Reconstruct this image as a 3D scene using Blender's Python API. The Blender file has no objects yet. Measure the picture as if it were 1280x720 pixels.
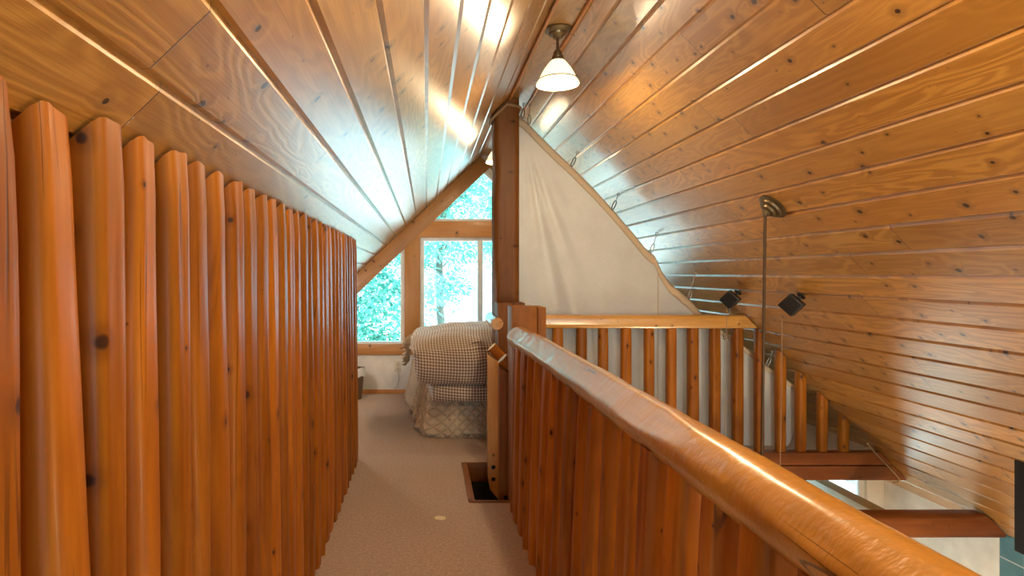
import bpy, bmesh, math, random
import numpy as np
from mathutils import Vector, Matrix, noise as mnoise

random.seed(7)
rng = np.random.default_rng(11)
SC = bpy.context.scene
COL = SC.collection
F = 780.0; VX, VY = 533.0, 342.0; H = 1.55
PI = math.pi

def P(x, y, Y):
    return Vector(((x - VX) / F * Y, Y, H - (y - VY) / F * Y))

def roof_left(X):  return H + 0.848 + 0.95 * X
def roof_right(X): return H + 2.469 - 1.02 * X
RIDGE_Z = H + 1.527
RX0, RX1 = 0.715, 0.9235

# ------------------------------------------------------------------ materials
class NT:
    def __init__(self, name):
        self.m = bpy.data.materials.new(name); self.m.use_nodes = True
        self.t = self.m.node_tree; self.t.nodes.clear()
        self.out = self.t.nodes.new('ShaderNodeOutputMaterial')
    def n(self, typ, **kw):
        nd = self.t.nodes.new(typ)
        for k, v in kw.items(): setattr(nd, k, v)
        return nd
    def l(self, a, b): self.t.links.new(a, b)
    def setin(self, sock, v):
        if isinstance(v, bpy.types.NodeSocket): self.l(v, sock)
        else: sock.default_value = v
    def math(self, op, a, b=None, c=None, clamp=False):
        nd = self.n('ShaderNodeMath', operation=op); nd.use_clamp = clamp
        self.setin(nd.inputs[0], a)
        if b is not None: self.setin(nd.inputs[1], b)
        if c is not None: self.setin(nd.inputs[2], c)
        return nd.outputs[0]
    def mapr(self, v, a, b, c, d, smooth=False):
        nd = self.n('ShaderNodeMapRange')
        if smooth: nd.interpolation_type = 'SMOOTHSTEP'
        self.setin(nd.inputs[0], v)
        for i, q in enumerate((a, b, c, d)): self.setin(nd.inputs[1 + i], q)
        return nd.outputs[0]
    def comb(self, x, y, z):
        nd = self.n('ShaderNodeCombineXYZ')
        for i, q in enumerate((x, y, z)): self.setin(nd.inputs[i], q)
        return nd.outputs[0]
    def sep(self, v):
        nd = self.n('ShaderNodeSeparateXYZ'); self.l(v, nd.inputs[0]); return nd.outputs
    def noise(self, vec, scale=1, detail=2, rough=.5, dist=0):
        nd = self.n('ShaderNodeTexNoise'); self.l(vec, nd.inputs['Vector'])
        nd.inputs['Scale'].default_value = scale; nd.inputs['Detail'].default_value = detail
        nd.inputs['Roughness'].default_value = rough; nd.inputs['Distortion'].default_value = dist
        return nd.outputs[0]
    def voro(self, vec, scale=1, dims='3D'):
        nd = self.n('ShaderNodeTexVoronoi'); nd.voronoi_dimensions = dims
        self.l(vec, nd.inputs['Vector']); nd.inputs['Scale'].default_value = scale
        return nd.outputs['Distance'], nd.outputs['Color']
    def white(self, vec):
        nd = self.n('ShaderNodeTexWhiteNoise'); nd.noise_dimensions = '3D'
        self.l(vec, nd.inputs['Vector']); return nd.outputs['Value']
    def mix(self, f, a, b, blend='MIX'):
        nd = self.n('ShaderNodeMix'); nd.data_type = 'RGBA'; nd.blend_type = blend
        self.setin(nd.inputs[0], f)
        for i, q in ((6, a), (7, b)):
            if isinstance(q, tuple): q = (*q[:3], 1)
            self.setin(nd.inputs[i], q)
        return nd.outputs[2]
    def bump(self, h, strength, dist=.01):
        nd = self.n('ShaderNodeBump'); self.l(h, nd.inputs['Height'])
        nd.inputs['Strength'].default_value = strength; nd.inputs['Distance'].default_value = dist
        return nd.outputs[0]
    def principled(self, color=None, rough=.5, normal=None, **kw):
        b = self.n('ShaderNodeBsdfPrincipled')
        if color is not None:
            if isinstance(color, tuple): color = (*color[:3], 1)
            self.setin(b.inputs['Base Color'], color)
        self.setin(b.inputs['Roughness'], rough)
        if normal is not None: self.l(normal, b.inputs['Normal'])
        for k, v in kw.items(): self.setin(b.inputs[k.replace('_', ' ')], v)
        self.l(b.outputs[0], self.out.inputs[0])
        return b

def plain(name, color, rough=.5, **kw):
    t = NT(name)
    c = t.n('ShaderNodeTexCoord').outputs['Object']
    n = t.noise(c, 9, 3)
    col = t.mix(t.mapr(n, .3, .7, 0, 1), tuple(q * .92 for q in color), tuple(min(1, q * 1.06) for q in color))
    t.principled(col, rough, **kw)
    return t.m

def log_wood(name, light, dark, rough=.33, knots=1.0, cracks=.5, coat=.25, kd=(.05, .016, .006), hewn=0, coat_rough=.2, spec=.5):
    """peeled log / sawn board: grain runs along the local Z axis"""
    t = NT(name)
    c = t.n('ShaderNodeTexCoord').outputs['Object']
    r = t.n('ShaderNodeObjectInfo').outputs['Random']
    x, y, z = t.sep(c)
    off = t.math('MULTIPLY', r, 37.0)
    xx = t.math('ADD', x, off); zz = t.math('ADD', z, t.math('MULTIPLY', r, 91.0))
    g = t.noise(t.comb(t.math('MULTIPLY', xx, 34), t.math('MULTIPLY', y, 34), t.math('MULTIPLY', zz, 1.6)), 1, 4, .6)
    fl = t.noise(t.comb(t.math('MULTIPLY', xx, 5), t.math('MULTIPLY', y, 5), t.math('MULTIPLY', zz, .8)), 1, 2, .5, .3)
    rings = t.math('SINE', t.math('MULTIPLY', fl, 70))
    big = t.noise(t.comb(t.math('MULTIPLY', xx, 3), t.math('MULTIPLY', y, 3), t.math('MULTIPLY', zz, 1.3)), 1, 2)
    f = t.math('ADD', t.math('MULTIPLY', t.mapr(g, .3, .7, 0, 1), .42), t.math('MULTIPLY', t.mapr(rings, -1, 1, 0, 1), .2))
    f = t.math('ADD', f, t.math('MULTIPLY', t.mapr(big, .35, .65, 0, 1), .45), clamp=True)
    col = t.mix(f, dark, light)
    tone = t.mapr(t.white(t.comb(r, 3.1, 1.7)), 0, 1, .70, 1.2)
    col = t.mix(1.0, col, t.comb(tone, tone, t.math('MULTIPLY', tone, .97)), 'MULTIPLY')
    # knots
    ang = t.math('ARCTAN2', y, t.math('ADD', x, .0007))
    d, vc = t.voro(t.comb(t.math('ADD', t.math('MULTIPLY', ang, .30), off), t.math('MULTIPLY', zz, 4.2), 0.0), 1, '2D')
    vr = t.sep(vc)[0]
    rad = t.math('MULTIPLY', t.mapr(vr, .25, 1, 0.0, .062), knots)
    k = t.mapr(d, t.math('MULTIPLY', rad, .45), rad, 1, 0, True)
    halo = t.mapr(d, rad, t.math('MULTIPLY', rad, 2.6), .45, 0, True)
    col = t.mix(halo, col, tuple(q * .55 for q in dark))
    col = t.mix(k, col, kd)
    # drying cracks
    cn = t.noise(t.comb(t.math('MULTIPLY', xx, 19), t.math('MULTIPLY', y, 19), t.math('MULTIPLY', zz, .55)), 1, 1, .4)
    cm = t.noise(t.comb(xx, y, t.math('MULTIPLY', zz, 1.1)), 1.2, 1)
    cr = t.math('MULTIPLY', t.mapr(t.math('ABSOLUTE', t.math('SUBTRACT', cn, .62)), .004, .012, 1, 0), t.mapr(cm, .52, .58, 0, cracks))
    col = t.mix(cr, col, (.02, .007, .003))
    hgt = t.math('SUBTRACT', t.math('MULTIPLY', g, .3), t.math('ADD', t.math('MULTIPLY', k, .3), cr))
    if hewn:
        rp = t.noise(t.comb(t.math('MULTIPLY', xx, 9), t.math('MULTIPLY', y, 9), t.math('MULTIPLY', zz, 16)), 1, 4, .6)
        hgt = t.math('ADD', hgt, t.math('MULTIPLY', rp, hewn))
    t.principled(col, rough, t.bump(hgt, .22, .006), Coat_Weight=coat, Coat_Roughness=coat_rough, Coat_IOR=2.0 if hewn else 1.5, Specular_IOR_Level=spec)
    return t.m

def plank_wood(name, light, dark, rough=.27, deep=None):
    """tongue and groove ceiling boards; UV: u = metres along the board, v = board number"""
    t = NT(name)
    uv = t.n('ShaderNodeUVMap').outputs[0]
    u, v, _ = t.sep(uv)
    idx = t.math('FLOOR', v); fv = t.math('SUBTRACT', v, idx)
    r1 = t.white(t.comb(idx, 1.3, 5.7))
    us = t.math('ADD', t.math('DIVIDE', u, 2.7), t.math('MULTIPLY', r1, 7.0))
    seg = t.math('FLOOR', us); fs = t.math('SUBTRACT', us, seg)
    r2 = t.white(t.comb(idx, seg, 2.2)); r3 = t.white(t.comb(seg, idx, 9.9))
    w = t.math('MULTIPLY', fv, .172)
    seed = t.math('MULTIPLY', r2, 60.0)
    grain = t.noise(t.comb(t.math('MULTIPLY', u, 3.0), t.math('MULTIPLY', w, 150), seed), 1, 3, .6)
    warp = t.noise(t.comb(t.math('MULTIPLY', u, .9), t.math('MULTIPLY', w, 5.5), seed), 1, 2, .45, .4)
    # knots
    kv = t.comb(t.math('ADD', u, t.math('MULTIPLY', r2, 13.0)), t.math('ADD', w, t.math('MULTIPLY', r3, 11.0)), 0.0)
    d, vc = t.voro(kv, 5.4, '2D')
    vr = t.sep(vc)[0]
    rad = t.mapr(vr, .2, 1, 0, .10)
    k = t.mapr(d, t.math('MULTIPLY', rad, .6), rad, 1, 0, True)
    halo = t.mapr(d, rad, t.math('MULTIPLY', rad, 3.2), .5, 0, True)
    near = t.mapr(d, 0, .3, 1.0, 0)
    ph = t.math('ADD', t.math('MULTIPLY', warp, 85), t.math('MULTIPLY', near, t.math('MULTIPLY', vr, 9)))
    rings = t.mapr(t.math('SINE', ph), -.6, 1, 0, 1)
    flat = t.mapr(t.white(t.comb(idx, seg, 7.7)), .2, .8, .25, .75)
    f = t.math('ADD', t.math('MULTIPLY', t.mapr(grain, .3, .7, 0, 1), .5), t.math('MULTIPLY', rings, flat), clamp=True)
    col = t.mix(f, dark, light)
    tone = t.mapr(r2, 0, 1, .76, 1.14); tb = t.mapr(r3, 0, 1, .82, 1.14)
    col = t.mix(1.0, col, t.comb(tone, t.math('MULTIPLY', tone, t.mapr(r3, 0, 1, .94, 1.04)), t.math('MULTIPLY', tone, tb)), 'MULTIPLY')
    bl = t.noise(t.comb(t.math('MULTIPLY', u, 1.2), t.math('MULTIPLY', w, 9), seed), 1, 2)
    col = t.mix(t.mapr(bl, .55, .75, 0, .4), col, dark)
    # short diagonal flecks
    fk, fc = t.voro(t.comb(t.math('MULTIPLY', u, 16.0), t.math('ADD', t.math('MULTIPLY', w, 30), t.math('MULTIPLY', u, 2.0)), seed), 1)
    fl = t.math('MULTIPLY', t.mapr(fk, .05, .14, 1, 0), t.mapr(t.sep(fc)[1], .74, .80, 0, .75))
    col = t.mix(fl, col, tuple(q * .35 for q in dark))
    col = t.mix(halo, col, tuple(q * .62 for q in dark))
    col = t.mix(k, col, (.045, .016, .008))
    joint = t.mapr(t.math('ABSOLUTE', t.math('SUBTRACT', fs, .5)), .4990, .4995, 0, 1)
    col = t.mix(joint, col, (.03, .01, .004))
    hgt = t.math('ADD', t.math('MULTIPLY', rings, t.math('MULTIPLY', flat, .5)), t.math('MULTIPLY', grain, .55))
    hgt = t.math('SUBTRACT', hgt, t.math('ADD', t.math('MULTIPLY', joint, 2.0), t.math('MULTIPLY', k, .6)))
    cup = t.noise(t.comb(t.math('MULTIPLY', u, 1.4), t.math('MULTIPLY', v, 1.1), 0.0), 1, 2)
    hgt = t.math('SUBTRACT', t.math('ADD', hgt, t.math('MULTIPLY', cup, 2.0)), t.math('MULTIPLY', fl, .8))
    t.principled(col, rough, t.bump(hgt, .20, .006), Specular_IOR_Level=.5, Coat_Weight=1.0, Coat_Roughness=.31, Coat_IOR=1.6)
    return t.m

M = {}
M['stake'] = log_wood('peeled_stake_wood', (.50, .178, .011), (.26, .07, .0045), .45, 1.3, .6, .05, spec=.28)
M['honey'] = log_wood('pale_post_wood', (.68, .37, .12), (.50, .23, .055), .42, 1.0, .5, .15)
M['rail'] = log_wood('varnished_rail_wood', (.71, .375, .07), (.50, .22, .03), .34, .6, .8, 1.0, hewn=8.0, coat_rough=.22)
M['post'] = log_wood('post_wood', (.27, .10, .017), (.15, .047, .007), .5, 1.2, .6, .0, spec=.3)
M['beam'] = log_wood('tie_beam_wood', (.26, .078, .017), (.15, .04, .008), .42, .8, .8, .2)
M['trim'] = log_wood('gable_trim_wood', (.60, .28, .085), (.42, .165, .038), .45, 1.1, .2, .1)
M['ceiling'] = plank_wood('ceiling_boards', (.60, .33, .076), (.385, .178, .032), .36)

def carpet_mat():
    t = NT('beige_carpet')
    c = t.n('ShaderNodeTexCoord').outputs['Object']
    n1 = t.noise(c, 260, 2, .7); n2 = t.noise(c, 55, 3, .6); n3 = t.noise(c, 1.6, 2)
    f = t.math('ADD', t.math('MULTIPLY', t.mapr(n1, .3, .7, 0, 1), .5), t.math('MULTIPLY', t.mapr(n2, .35, .65, 0, 1), .5))
    col = t.mix(f, (.37, .265, .21), (.71, .565, .475))
    col = t.mix(t.mapr(n3, .4, .7, 0, .22), col, (.46, .35, .28))
    t.principled(col, .95, t.bump(f, .7, .008), Sheen_Weight=.25, Specular_IOR_Level=.15)
    return t.m
M['carpet'] = carpet_mat()
M['white_wall'] = plain('white_plaster', (.78, .76, .73), .8)
M['vinyl'] = plain('white_vinyl', (.80, .81, .83), .35)
M['brass'] = plain('aged_brass', (.16, .12, .065), .42, Metallic=.7)
M['bronze'] = plain('dark_bronze', (.10, .06, .03), .45, Metallic=.5)
M['black'] = plain('black_plastic', (.012, .013, .015), .45)
M['grille'] = plain('black_cloth', (.010, .010, .012), .85)
M['edge'] = plain('dark_grey_edge', (.022, .022, .025), .35)
M['iron'] = plain('black_bolt_iron', (.02, .02, .022), .5, Metallic=.4)
M['steel'] = plain('zinc_hook_steel', (.30, .29, .27), .35, Metallic=.9)
M['outlet'] = plain('ivory_outlet', (.66, .61, .52), .4)
M['cord'] = plain('grey_cord', (.5, .48, .46), .5)
M['cut'] = plain('cut_log_end', (.93, .82, .56), .5)
M['wire'] = plain('speaker_wire', (.34, .24, .16), .5)
M['dark'] = plain('stairwell_shade_black', (.012, .011, .011), .9)  # near-black in place of the shade in the unlit stairwell
M['ledge'] = log_wood('pale_board', (.62, .55, .38), (.5, .43, .28), .5, .6, .2, .1)
M['soil'] = plain('pale_gravel_yard', (.55, .55, .50), .95)
M['bark'] = plain('tree_bark', (.16, .12, .09), .9)
M['rope'] = plain('brown_rope', (.30, .20, .11), .85)
M['carpet_patch'] = plain('pale_patch', (.80, .70, .50), .8)
M['lowfloor'] = log_wood('lower_floor_wood', (.5, .26, .10), (.36, .16, .05), .35, .3, .1, .2)

def leaf_mat(name, a, b):
    t = NT(name)
    c = t.n('ShaderNodeTexCoord').outputs['Object']
    n = t.noise(c, 2.5, 3)
    col = t.mix(t.mapr(n, .35, .65, 0, 1), a, b)
    d = t.n('ShaderNodeBsdfDiffuse'); tr = t.n('ShaderNodeBsdfTranslucent')
    t.l(col, d.inputs[0]); t.l(col, tr.inputs[0])
    m = t.n('ShaderNodeMixShader'); m.inputs[0].default_value = .5
    t.l(d.outputs[0], m.inputs[1]); t.l(tr.outputs[0], m.inputs[2]); t.l(m.outputs[0], t.out.inputs[0])
    return t.m
M['leaf_a'] = leaf_mat('cedar_foliage', (.07, .27, .21), (.25, .58, .45))
M['leaf_b'] = leaf_mat('maple_foliage', (.17, .46, .27), (.33, .66, .45))

def glass_mat():
    t = NT('window_glass')
    tr = t.n('ShaderNodeBsdfTransparent'); tr.inputs[0].default_value = (.97, .985, .98, 1)
    gl = t.n('ShaderNodeBsdfGlossy'); gl.inputs['Roughness'].default_value = .02
    fr = t.n('ShaderNodeFresnel'); fr.inputs[0].default_value = 1.45
    m = t.n('ShaderNodeMixShader'); t.l(fr.outputs[0], m.inputs[0])
    t.l(tr.outputs[0], m.inputs[1]); t.l(gl.outputs[0], m.inputs[2]); t.l(m.outputs[0], t.out.inputs[0])
    return t.m
M['glass'] = glass_mat()

def sheet_mat(name, col_a, col_b, weave=900, trans=.25):
    t = NT(name)
    c = t.n('ShaderNodeTexCoord').outputs['Object']
    n = t.noise(c, 70, 4, .7); n2 = t.noise(c, 4, 3)
    f = t.math('ADD', t.math('MULTIPLY', n, .5), t.math('MULTIPLY', n2, .5))
    col = t.mix(t.mapr(f, .35, .65, 0, 1), col_a, col_b)
    b = t.n('ShaderNodeBsdfPrincipled'); t.l(col, b.inputs['Base Color']); b.inputs['Roughness'].default_value = .85
    b.inputs['Specular IOR Level'].default_value = .2
    t.l(t.bump(n, .25, .004), b.inputs['Normal'])
    tr = t.n('ShaderNodeBsdfTranslucent'); t.l(col, tr.inputs[0])
    m = t.n('ShaderNodeMixShader'); m.inputs[0].default_value = trans
    t.l(b.outputs[0], m.inputs[1]); t.l(tr.outputs[0], m.inputs[2]); t.l(m.outputs[0], t.out.inputs[0])
    return t.m
M['sheet'] = sheet_mat('unbleached_cotton', (.79, .77, .745), (.89, .87, .845), trans=.4)
M['hem'] = sheet_mat('tan_hem', (.66, .53, .38), (.76, .63, .47), trans=.1)

def gingham_mat():
    t = NT('brown_gingham')
    uv = t.n('ShaderNodeUVMap').outputs[0]
    u, v, _ = t.sep(uv)
    def stripe(q):
        s = t.math('DIVIDE', q, .028)
        return t.mapr(t.math('ABSOLUTE', t.math('SUBTRACT', t.math('FRACT', s), .5)), .235, .265, 0, 1)
    su, sv = stripe(u), stripe(v)
    s = t.math('MULTIPLY', t.math('ADD', su, sv), .5)
    col = t.mix(s, (.78, .70, .62), (.165, .09, .065))
    n = t.noise(t.n('ShaderNodeTexCoord').outputs['Object'], 30, 3)
    t.principled(col, .85, t.bump(n, .25, .01), Sheen_Weight=.5, Sheen_Roughness=.4, Specular_IOR_Level=.2)
    return t.m
M['gingham'] = gingham_mat()

def quilt_mat():
    t = NT('beige_quilting')
    uv = t.n('ShaderNodeUVMap').outputs[0]
    u, v, _ = t.sep(uv)
    a = t.math('ABSOLUTE', t.math('SINE', t.math('MULTIPLY', t.math('ADD', u, v), 34)))
    b = t.math('ABSOLUTE', t.math('SINE', t.math('MULTIPLY', t.math('SUBTRACT', u, v), 34)))
    h = t.math('POWER', t.math('MINIMUM', a, b), .5)
    n = t.noise(t.n('ShaderNodeTexCoord').outputs['Object'], 6, 3)
    col = t.mix(t.mapr(n, .35, .65, 0, 1), (.56, .45, .33), (.70, .59, .46))
    col = t.mix(t.mapr(h, 0, .3, .25, 0), col, (.36, .27, .19))
    t.principled(col, .9, t.bump(h, .9, .018), Sheen_Weight=.3, Specular_IOR_Level=.2)
    return t.m
M['quilt'] = quilt_mat()
M['fringe'] = plain('beige_fringe', (.60, .50, .38), .9)

def shade_mat():
    t = NT('lit_opal_glass')
    b = t.principled((.92, .86, .74), .3)
    b.inputs['Emission Color'].default_value = (1, .84, .50, 1)
    b.inputs['Emission Strength'].default_value = 1.0
    return t.m
M['shade'] = shade_mat()

def tile_mat():
    t = NT('teal_tile')
    c = t.n('ShaderNodeTexCoord').outputs['Object']
    x, y, z = t.sep(c)
    br = t.n('ShaderNodeTexBrick'); br.offset = 0.0
    t.l(t.comb(y, z, 0.0), br.inputs['Vector'])
    br.inputs['Scale'].default_value = 1.0
    br.inputs['Brick Width'].default_value = .2; br.inputs['Row Height'].default_value = .2
    br.inputs['Mortar Size'].default_value = .005
    br.inputs['Color1'].default_value = (.03, .10, .12, 1); br.inputs['Color2'].default_value = (.045, .13, .15, 1)
    br.inputs['Mortar'].default_value = (.45, .45, .42, 1)
    n = t.noise(c, 12, 4)
    col = t.mix(t.mapr(n, .4, .7, 0, .35), br.outputs[0], (.10, .22, .24))
    t.principled(col, .35)
    return t.m
M['tile'] = tile_mat()

def wicker_mat():
    t = NT('dark_wicker')
    c = t.n('ShaderNodeTexCoord').outputs['Object']
    x, y, z = t.sep(c)
    w = t.math('SINE', t.math('MULTIPLY', z, 260)); a = t.math('ARCTAN2', y, x)
    w2 = t.math('SINE', t.math('MULTIPLY', a, 40))
    f = t.mapr(t.math('MULTIPLY', w, w2), -1, 1, 0, 1)
    t.principled(t.mix(f, (.06, .035, .02), (.26, .17, .10)), .6, t.bump(f, .6, .01))
    return t.m
M['wicker'] = wicker_mat()
M['bag'] = plain('clear_bag_plastic', (.75, .78, .80), .2)

# ------------------------------------------------------------------ mesh helpers
class MB:
    def __init__(self): self.v = []; self.f = []; self.uv = {}
    def add(self, vs, fs, uvs=None):
        o = len(self.v); self.v += [Vector(q) for q in vs]
        for i, f in enumerate(fs):
            self.f.append(tuple(o + k for k in f))
            if uvs: self.uv[len(self.f) - 1] = [uvs[k] for k in f]
        return self
    def box(self, x0, x1, y0, y1, z0, z1, bev=0.0):
        bm = bmesh.new(); bmesh.ops.create_cube(bm, size=1)
        for q in bm.verts:
            q.co = Vector(((x0 + x1) / 2 + q.co.x * (x1 - x0), (y0 + y1) / 2 + q.co.y * (y1 - y0), (z0 + z1) / 2 + q.co.z * (z1 - z0)))
        if bev > 0: bmesh.ops.bevel(bm, geom=bm.edges[:], offset=bev, segments=2, affect='EDGES', profile=.5)
        bm.verts.index_update()
        self.add([q.co.copy() for q in bm.verts], [[q.index for q in f.verts] for f in bm.faces]); bm.free()
        return self
    def rings(self, rings, closed=True, cap=True):
        n = len(rings[0]); vs = [q for r in rings for q in r]; fs = []
        for i in range(len(rings) - 1):
            for j in range(n if closed else n - 1):
                k = (j + 1) % n
                fs.append((i * n + j, i * n + k, (i + 1) * n + k, (i + 1) * n + j))
        if cap:
            fs.append(tuple(reversed(range(n)))); fs.append(tuple((len(rings) - 1) * n + j for j in range(n)))
        return self.add(vs, fs)
    def tube(self, path, r, n=8, cap=True):
        path = [Vector(p) for p in path]; rg = []; prev = None
        for i, p in enumerate(path):
            d = (path[min(i + 1, len(path) - 1)] - path[max(i - 1, 0)]).normalized()
            if prev is None:
                up = Vector((0, 0, 1)) if abs(d.z) < .9 else Vector((1, 0, 0)); a = d.cross(up).normalized()
            else: a = (prev - d * prev.dot(d)).normalized()
            prev = a; b = d.cross(a)
            rr = r[i] if isinstance(r, (list, tuple)) else r
            rg.append([p + (a * math.cos(t) + b * math.sin(t)) * rr for t in [2 * PI * k / n for k in range(n)]])
        return self.rings(rg, True, cap)
    def lathe(self, prof, c, axis=Vector((0, 0, 1)), n=28, cap=True):
        c = Vector(c); axis = Vector(axis).normalized()
        a = axis.orthogonal().normalized(); b = axis.cross(a)
        rg = [[c + axis * z + (a * math.cos(2 * PI * k / n) + b * math.sin(2 * PI * k / n)) * max(r, 1e-4) for k in range(n)] for r, z in prof]
        return self.rings(rg, True, cap)
    def prism_y(self, poly, y0, y1):
        n = len(poly)
        vs = [(x, y0, z) for x, z in poly] + [(x, y1, z) for x, z in poly]
        fs = [tuple(range(n)), tuple(reversed(range(n, 2 * n)))] + [(i, i + n, (i + 1) % n + n, (i + 1) % n) for i in range(n)]
        return self.add(vs, fs)
    def build(self, name, mat, parent=None, smooth=40, origin=None, R=None):
        me = bpy.data.meshes.new(name)
        if origin is None:
            lo = Vector([min(q[i] for q in self.v) for i in range(3)]); hi = Vector([max(q[i] for q in self.v) for i in range(3)])
            origin = Vector(((lo.x + hi.x) / 2, (lo.y + hi.y) / 2, lo.z))
        origin = Vector(origin); Rm = R if R is not None else Matrix.Identity(3)
        Rt = Rm.transposed()
        me.from_pydata([Rt @ (q - origin) for q in self.v], [], self.f)
        if self.uv:
            L = me.uv_layers.new(name='UVMap')
            for p in me.polygons:
                if p.index in self.uv:
                    for li, c in zip(p.loop_indices, self.uv[p.index]): L.data[li].uv = c
        bm = bmesh.new(); bm.from_mesh(me); bmesh.ops.recalc_face_normals(bm, faces=bm.faces); bm.to_mesh(me); bm.free()
        if smooth:
            me.shade_smooth(); me.set_sharp_from_angle(angle=math.radians(smooth))
        me.materials.append(M[mat] if isinstance(mat, str) else mat)
        o = bpy.data.objects.new(name, me); COL.objects.link(o)
        mw = Matrix.Translation(origin) @ Rm.to_4x4()
        if parent is not None:
            o.parent = parent
            par = parent
            off = Vector((0, 0, 0))
            mwp = parent.get('_mw')
            pm = WORLD[parent.name]
            o.matrix_parent_inverse = pm.inverted()
        o.matrix_basis = mw
        WORLD[o.name] = mw
        return o
WORLD = {}

def thing(name, loc, label=None, cat=None, group=None, kind=None):
    o = bpy.data.objects.new(name, None); COL.objects.link(o)
    o.location = loc; o.empty_display_size = .1
    WORLD[o.name] = Matrix.Translation(Vector(loc))
    return tag(o, label, cat, group, kind)
def tag(o, label=None, cat=None, group=None, kind=None):
    if label: o['label'] = label
    if cat: o['category'] = cat
    if group: o['group'] = group
    if kind: o['kind'] = kind
    return o

def axes(p0, p1, up=Vector((0, 0, 1))):
    """rotation whose local Z runs from p0 to p1"""
    d = (Vector(p1) - Vector(p0)).normalized()
    if abs(d.dot(up)) > .98: up = Vector((0, 1, 0))
    x = up.cross(d).normalized(); y = d.cross(x)
    return Matrix((x, y, d)).transposed()

def log(name, p0, p1, a, b, mat, parent=None, nexp=2.0, seg=12, n=20, wob=.004, top=None, path=None, facets=0, seed=None, ends=.006, hew=None, yaw=0.0):
    """log from p0 to p1, half widths a (local x) and b (local y); top(x,y) cuts the upper end; path(t)->(dx,dy,scale)"""
    p0 = Vector(p0); p1 = Vector(p1); L = (p1 - p0).length
    R = axes(p0, p1) if (p1 - p0).normalized().z < .99 else Matrix.Identity(3)
    sd = random.uniform(0, 100) if seed is None else seed
    rg = []
    for i in range(seg + 1):
        t = i / seg; z = t * L
        dx, dy, s = path(t) if path else (0, 0, 1)
        if ends and (i in (0, seg)): s *= 1 - ends / max(a, .01)
        r = []
        for k in range(n):
            th = 2 * PI * k / n; c, sn = math.cos(th), math.sin(th)
            q = (abs(c) ** nexp + abs(sn) ** nexp) ** (-1 / nexp)
            w = mnoise.noise(Vector((c * 1.3 + sd, sn * 1.3, z * 1.6))) * wob
            if facets:
                w += mnoise.noise(Vector((c * 2.6 + sd, sn * 2.6, z * 5.0))) * facets
                w += abs(mnoise.noise(Vector((c * 3.4 + sd + 9, sn * 3.4, z * 12.0)))) * facets * .7
            x = c * q * (a + w) * s + dx; y = sn * q * (b + w) * s + dy
            if yaw: x, y = dx + (x - dx) * math.cos(yaw) - (y - dy) * math.sin(yaw), dy + (x - dx) * math.sin(yaw) + (y - dy) * math.cos(yaw)
            if hew: x, y = hew(x, y, z, dx, dy)
            zz = z
            if top is not None:
                zt = top(p0.x + x, p0.y + y) - p0.z
                zz = zt * t
            r.append(R @ Vector((x, y, zz)) + p0)
        rg.append(r)
    mb = MB(); mb.rings(rg)
    return mb.build(name, mat, parent, 50, origin=p0, R=R)

def board(name, p0, p1, w, th, mat, parent=None, up=Vector((0, 0, 1)), bev=.004):
    """sawn board from p0 to p1 (centre line); w along local y (towards up), th along local x"""
    p0 = Vector(p0); p1 = Vector(p1); R = axes(p0, p1, up); L = (p1 - p0).length
    mb = MB(); mb.box(-th / 2, th / 2, -w / 2, w / 2, 0, L, bev)
    mb.v = [R @ q + p0 for q in mb.v]
    return mb.build(name, mat, parent, 40, origin=p0, R=R)

# ------------------------------------------------------------------ shell
Y0, Y1 = -4.2, 8.06           # near and far gable
XL, XR = -2.70, 4.34          # side walls (knee walls) under the roof
ZF = -2.75                    # lower floor

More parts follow.
